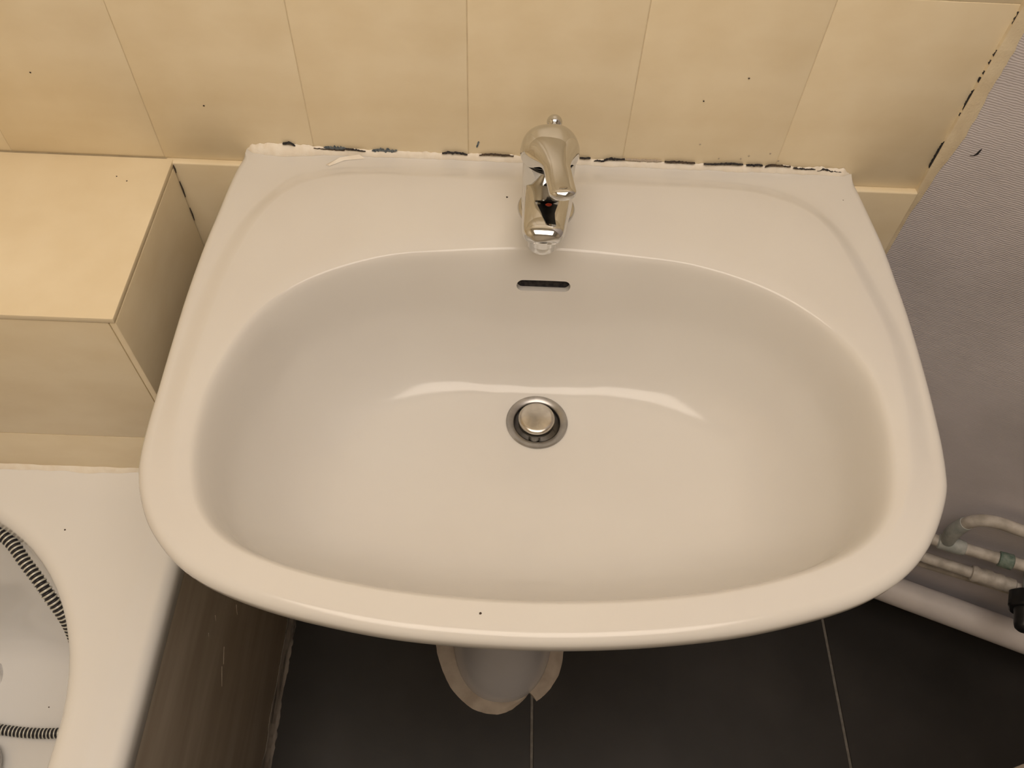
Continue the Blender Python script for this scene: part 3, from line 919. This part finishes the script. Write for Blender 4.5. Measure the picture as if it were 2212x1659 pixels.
    for y, w_ in ((0.010, 0.0200), (0.020, 0.0165), (0.030, 0.0118), (0.044, 0.0106), (0.060, 0.0096)):
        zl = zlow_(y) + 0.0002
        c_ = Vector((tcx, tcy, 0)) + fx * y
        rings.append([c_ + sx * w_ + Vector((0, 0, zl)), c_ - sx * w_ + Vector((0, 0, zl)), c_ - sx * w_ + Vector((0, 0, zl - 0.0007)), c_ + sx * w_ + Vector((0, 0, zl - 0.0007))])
    loft('lever_reflection_plate', rings, M_BLACK, lever)
    # little recessed mark at the lever tip
    tp = Vector((tcx, tcy, zc + 0.0190)) + fx * 0.0605
    rr = [[tp + sx * (0.0034 * ca) + fx * (0.0011 * sa) + Vector((0, 0, dz)) for ca, sa in [(math.cos(2 * PI * k / 16), math.sin(2 * PI * k / 16)) for k in range(16)]] for dz in (-0.0016, 0.0004)]
    loft('tip_mark', rr, M_SATIN, lever)
    # red dot painting a reflection on top of the spout, below the lever
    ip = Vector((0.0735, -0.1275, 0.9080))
    lathe('red_reflection_dot', [(0.0, -0.003), (0.0030, -0.003), (0.0030, 0.0006), (0.0, 0.0010)], ip, M_RED, spout, axis=Vector((0, 0.25, 0.97)), n=20)
    # lift rod with ball knob behind
    kx, ky, kz = 0.0778, -0.0435, 0.9255
    rod = tube('lift_rod', [(kx, ky, zd), (kx, ky, kz)], 0.0022, M_CHROME, root)
    lathe('ball_knob', [(0.0025, -0.0066), (0.0030, -0.0060)] + [(0.0068 * math.cos(t), 0.0068 * math.sin(t)) for t in [(-60 + 10 * k) * PI / 180 for k in range(0, 16)]], (kx, ky, kz), M_CHROME, rod, n=32)
build_tap()

# ------------------------------------------------------------------ pedestal
def build_pedestal():
    px, py = 0.0590, -0.190
    root = tag(empty('pedestal', (px, py, 0)), 'white ceramic pedestal under washbasin sealed to the dark floor', 'pedestal')
    prof = [(0.082, 0.118, 0.0), (0.0825, 0.119, 0.010), (0.0815, 0.117, 0.030), (0.076, 0.106, 0.07), (0.068, 0.092, 0.14), (0.064, 0.084, 0.25), (0.066, 0.083, 0.40), (0.074, 0.088, 0.52), (0.086, 0.094, 0.61), (0.090, 0.096, 0.66)]
    rings = []
    for a, b_, z in prof:
        cx = px + (CX - px) * z / 0.66
        rings.append([Vector((cx + a * math.copysign(abs(math.cos(t)) ** 0.9, math.cos(t)), py - 0.0 + b_ * math.copysign(abs(math.sin(t)) ** 0.9, math.sin(t)), z)) for t in [2 * PI * k / 64 for k in range(64)]])
    loft('column', rings, M_PEDESTAL, root)
    ring_in, ring_out, ring_top = [], [], []
    keys = [(0, 0.022), (150, 0.028), (180, 0.031), (215, 0.028), (245, 0.024), (268, 0.019), (285, 0.011), (300, 0.0035), (303, 0.002), (304.5, 0.021), (318, 0.025), (330, 0.027), (345, 0.024), (360, 0.022)]
    NM = 240
    for k in range(NM):
        t = 2 * PI * k / NM
        c, s = math.cos(t), math.sin(t)
        wob = 0.0012 * noise.noise(Vector((c * 4, s * 4, 1))) + 0.0006 * noise.noise(Vector((c * 16, s * 16, 1)))
        deg = math.degrees(t) % 360
        for (d0, w0), (d1, w1) in zip(keys[:-1], keys[1:]):
            if d0 <= deg <= d1:
                wid = w0 + (w1 - w0) * (deg - d0) / (d1 - d0) + wob
                break
        wid = max(wid, 0.001)
        r_in = Vector((px + 0.078 * c, py + 0.113 * s))
        r_out = Vector((px + (0.082 + wid) * c, py + (0.118 + wid * 0.95) * s))
        ring_in.append(Vector((r_in.x, r_in.y, 0.004)))
        ring_top.append(Vector((px + (0.0825 + wid * 0.55) * c, py + (0.1185 + wid * 0.55) * s, 0.0050)))
        ring_out.append(Vector((r_out.x, r_out.y, 0.0)))
    ring_b = [Vector((p.x, p.y, 0.0)) for p in ring_in]
    loft('mortar_ring', [ring_b, ring_in, ring_top, ring_out], M_BEIGESEAL, root, loop=True)
build_pedestal()

# ------------------------------------------------------------------ pipes along the right wall
def build_pipes():
    r1 = tag(empty('waste_pipe', wallp(0.3, 0.035, 0.0)), 'thick pale waste pipe running along the right wall above dark floor', 'pipe')
    tube('pipe', [wallp(-0.10, 0.040, 0.098), wallp(0.30, 0.040, 0.112), wallp(0.50, 0.040, 0.120), wallp(1.2, 0.040, 0.13)], 0.0235, M_WASTE, r1, n=32)
    for s in (0.05, 0.62):
        p = wallp(s, 0.040, 0.104 if s < 0.3 else 0.124)
        lathe('pipe_clip', [(0.0237, -0.008), (0.0265, -0.008), (0.0265, 0.008), (0.0237, 0.008)], p, M_PIPE, r1, axis=U, cap0=False, cap1=False)
        box('clip_foot', p.x - 0.006, p.x + 0.006, p.y - 0.004, p.y + 0.014, 0.0, p.z - 0.02, M_PIPE, r1, 0.001)
    # lower thin pipe with soldered coupling
    r2 = tag(empty('lower_water_pipe', wallp(0.3, 0.03, 0.22)), 'thin painted water pipe with lumpy soldered coupling, just above waste pipe', 'pipe')
    tube('pipe', [wallp(-0.05, 0.028, 0.211), wallp(0.28, 0.028, 0.222), wallp(0.41, 0.028, 0.233), wallp(1.15, 0.028, 0.262)], 0.0085, M_PIPE, r2)
    base = wallp(0.340, 0.028, 0.2275)
    dr = (wallp(0.41, 0.028, 0.233) - wallp(0.28, 0.028, 0.222)).normalized()
    lathe('coupling', [(0.0085, 0.0), (0.0115, 0.001), (0.0125, 0.006), (0.0112, 0.010), (0.0108, 0.013), (0.0120, 0.016), (0.0125, 0.028), (0.0112, 0.031), (0.0110, 0.033), (0.0122, 0.036), (0.0122, 0.043), (0.0108, 0.046), (0.0108, 0.048), (0.0116, 0.050), (0.0116, 0.060), (0.0085, 0.062)], base, M_PIPE, r2, axis=dr, cap0=False, cap1=False)
    # middle pipe with upper branch
    r3 = tag(empty('upper_water_pipe', wallp(0.3, 0.03, 0.28)), 'thin painted water pipe with curved upper branch and greenish fitting on right wall', 'pipe')
    tube('pipe', [wallp(-0.05, 0.028, 0.262), wallp(0.27, 0.028, 0.2775), wallp(0.38, 0.028, 0.295), wallp(1.15, 0.028, 0.35)], 0.0085, M_PIPE, r3)
    d3 = (wallp(0.38, 0.028, 0.295) - wallp(0.27, 0.028, 0.2775)).normalized()
    lathe('tee_joint', [(0.0085, -0.016), (0.0112, -0.014), (0.0116, 0.012), (0.0105, 0.020), (0.0085, 0.022)], wallp(0.285, 0.028, 0.280), M_PIPEGREY, r3, axis=d3, cap0=False, cap1=False)
    P = catmull([wallp(0.281, 0.028, 0.279), wallp(0.276, 0.029, 0.302), wallp(0.2745, 0.030, 0.326), wallp(0.278, 0.030, 0.350), wallp(0.2885, 0.030, 0.3675), wallp(0.3086, 0.030, 0.376), wallp(0.345, 0.030, 0.3775), wallp(0.50, 0.030, 0.385), wallp(1.15, 0.030, 0.41)], 8)
    tube('branch_pipe', P, 0.0085, M_PIPE, r3)
    tube('branch_elbow', catmull([wallp(0.279, 0.0285, 0.288), wallp(0.2752, 0.0292, 0.308), wallp(0.2745, 0.030, 0.328), wallp(0.2775, 0.030, 0.348)], 6), lambda t: 0.0108 - 0.0012 * abs(2 * t - 1), M_PIPEGREY, r3)
    lathe('fitting', [(0.0085, -0.010), (0.0112, -0.009), (0.0116, 0.008), (0.0085, 0.010)], wallp(0.359, 0.028, 0.2915), M_PIPEGREEN, r3, axis=d3, cap0=False, cap1=False)
    # dark gap strip: old thin batten between the pipes
    r4 = tag(empty('thin_cable', wallp(0.3, 0.012, 0.17)), 'thin dark cable tacked to the right wall behind the waste pipe', 'cable')
    tube('cable', [wallp(0.02, 0.006, 0.150), wallp(0.30, 0.006, 0.163), wallp(0.42, 0.006, 0.180), wallp(1.1, 0.006, 0.20)], 0.0045, M_PIPE, r4, n=10)
    # black valve knob
    r5 = tag(empty('radiator_valve', wallp(0.405, 0.06, 0.235)), 'black plastic valve knob at right edge in front of water pipes', 'valve')
    n = 48
    x_, y_ = U, Vector((0, 0, 1))
    rings = []
    for o_, r, fl in ((0.043, 0.004, 0), (0.0432, 0.0190, 0.5), (0.046, 0.0222, 1), (0.068, 0.0222, 1), (0.0705, 0.0200, 0.8), (0.0710, 0.0150, 0), (0.074, 0.0140, 0), (0.092, 0.0132, 0), (0.098, 0.0118, 0), (0.1015, 0.0080, 0), (0.1025, 0.001, 0)):
        c = wallp(0.410, o_, 0.2500)
        rings.append([c + (x_ * math.cos(2 * PI * k / n) + y_ * math.sin(2 * PI * k / n)) * (r * (1 + 0.05 * fl * math.cos(6 * 2 * PI * k / n))) for k in range(n)])
    loft('knob', rings, M_BLACK, r5)
    tube('valve_stem', [wallp(0.410, 0.0005, 0.2500), wallp(0.410, 0.0435, 0.2500)], 0.0055, M_PIPEGREY, r5)
    return r5
build_pipes()

# crack in the woven wall covering
wr = []
cpts = [wallp(0.0265, 0.0006, 0.8815), wallp(0.0295, 0.0006, 0.8825), wallp(0.0312, 0.0006, 0.8850), wallp(0.0318, 0.0006, 0.8885), wallp(0.0325, 0.0006, 0.8915)]
rings = []
for i, p in enumerate(cpts):
    wd = (0.0002, 0.0006, 0.0010, 0.0008, 0.0002)[i]
    rings.append([p + U * wd, p - U * wd, p - U * wd - NW * 0.001, p + U * wd - NW * 0.001])
loft('crack', rings, M_DARK, wall_right)

# ------------------------------------------------------------------ toilet, its rim just entering the frame
def build_toilet():
    cx, cy = 0.7010, -0.6340
    root = tag(empty('toilet', (cx, cy - 0.1, 0)), 'toilet whose rounded cream seat edge shows in bottom right corner', 'toilet')
    def oval(a, bf, bb, z, dy=0.0):
        r = []
        for k in range(64):
            t = 2 * PI * k / 64
            b_ = bf if math.sin(t) > 0 else bb
            r.append(Vector((cx + a * math.cos(t), cy + dy + b_ * math.sin(t), z)))
        return r
    loft('bowl', [oval(0.10, 0.10, 0.20, 0, -0.06), oval(0.10, 0.10, 0.20, 0.02, -0.06), oval(0.085, 0.09, 0.2, 0.12, -0.06), oval(0.12, 0.13, 0.21, 0.24, -0.03), oval(0.168, 0.178, 0.225, 0.34), oval(0.175, 0.186, 0.23, 0.365), oval(0.172, 0.183, 0.228, 0.372)], M_TUB, root)
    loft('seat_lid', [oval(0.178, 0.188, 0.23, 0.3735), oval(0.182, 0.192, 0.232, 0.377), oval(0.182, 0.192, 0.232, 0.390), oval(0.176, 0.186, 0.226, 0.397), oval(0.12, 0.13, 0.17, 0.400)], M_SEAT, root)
    cis = box('cistern', cx - 0.18, cx + 0.18, cy - 0.44, cy - 0.25, 0.36, 0.74, M_TUB, root, 0.02, 4)
    cl = box('cistern_lid', cx - 0.19, cx + 0.19, cy - 0.445, cy - 0.245, 0.7405, 0.77, M_TUB, cis, 0.008, 3)
    lathe('flush_button', [(0.0, 0.0), (0.02, 0.0), (0.02, 0.004), (0.0, 0.006)], (cx, cy - 0.345, 0.7702), M_CHROME, cis)
build_toilet()
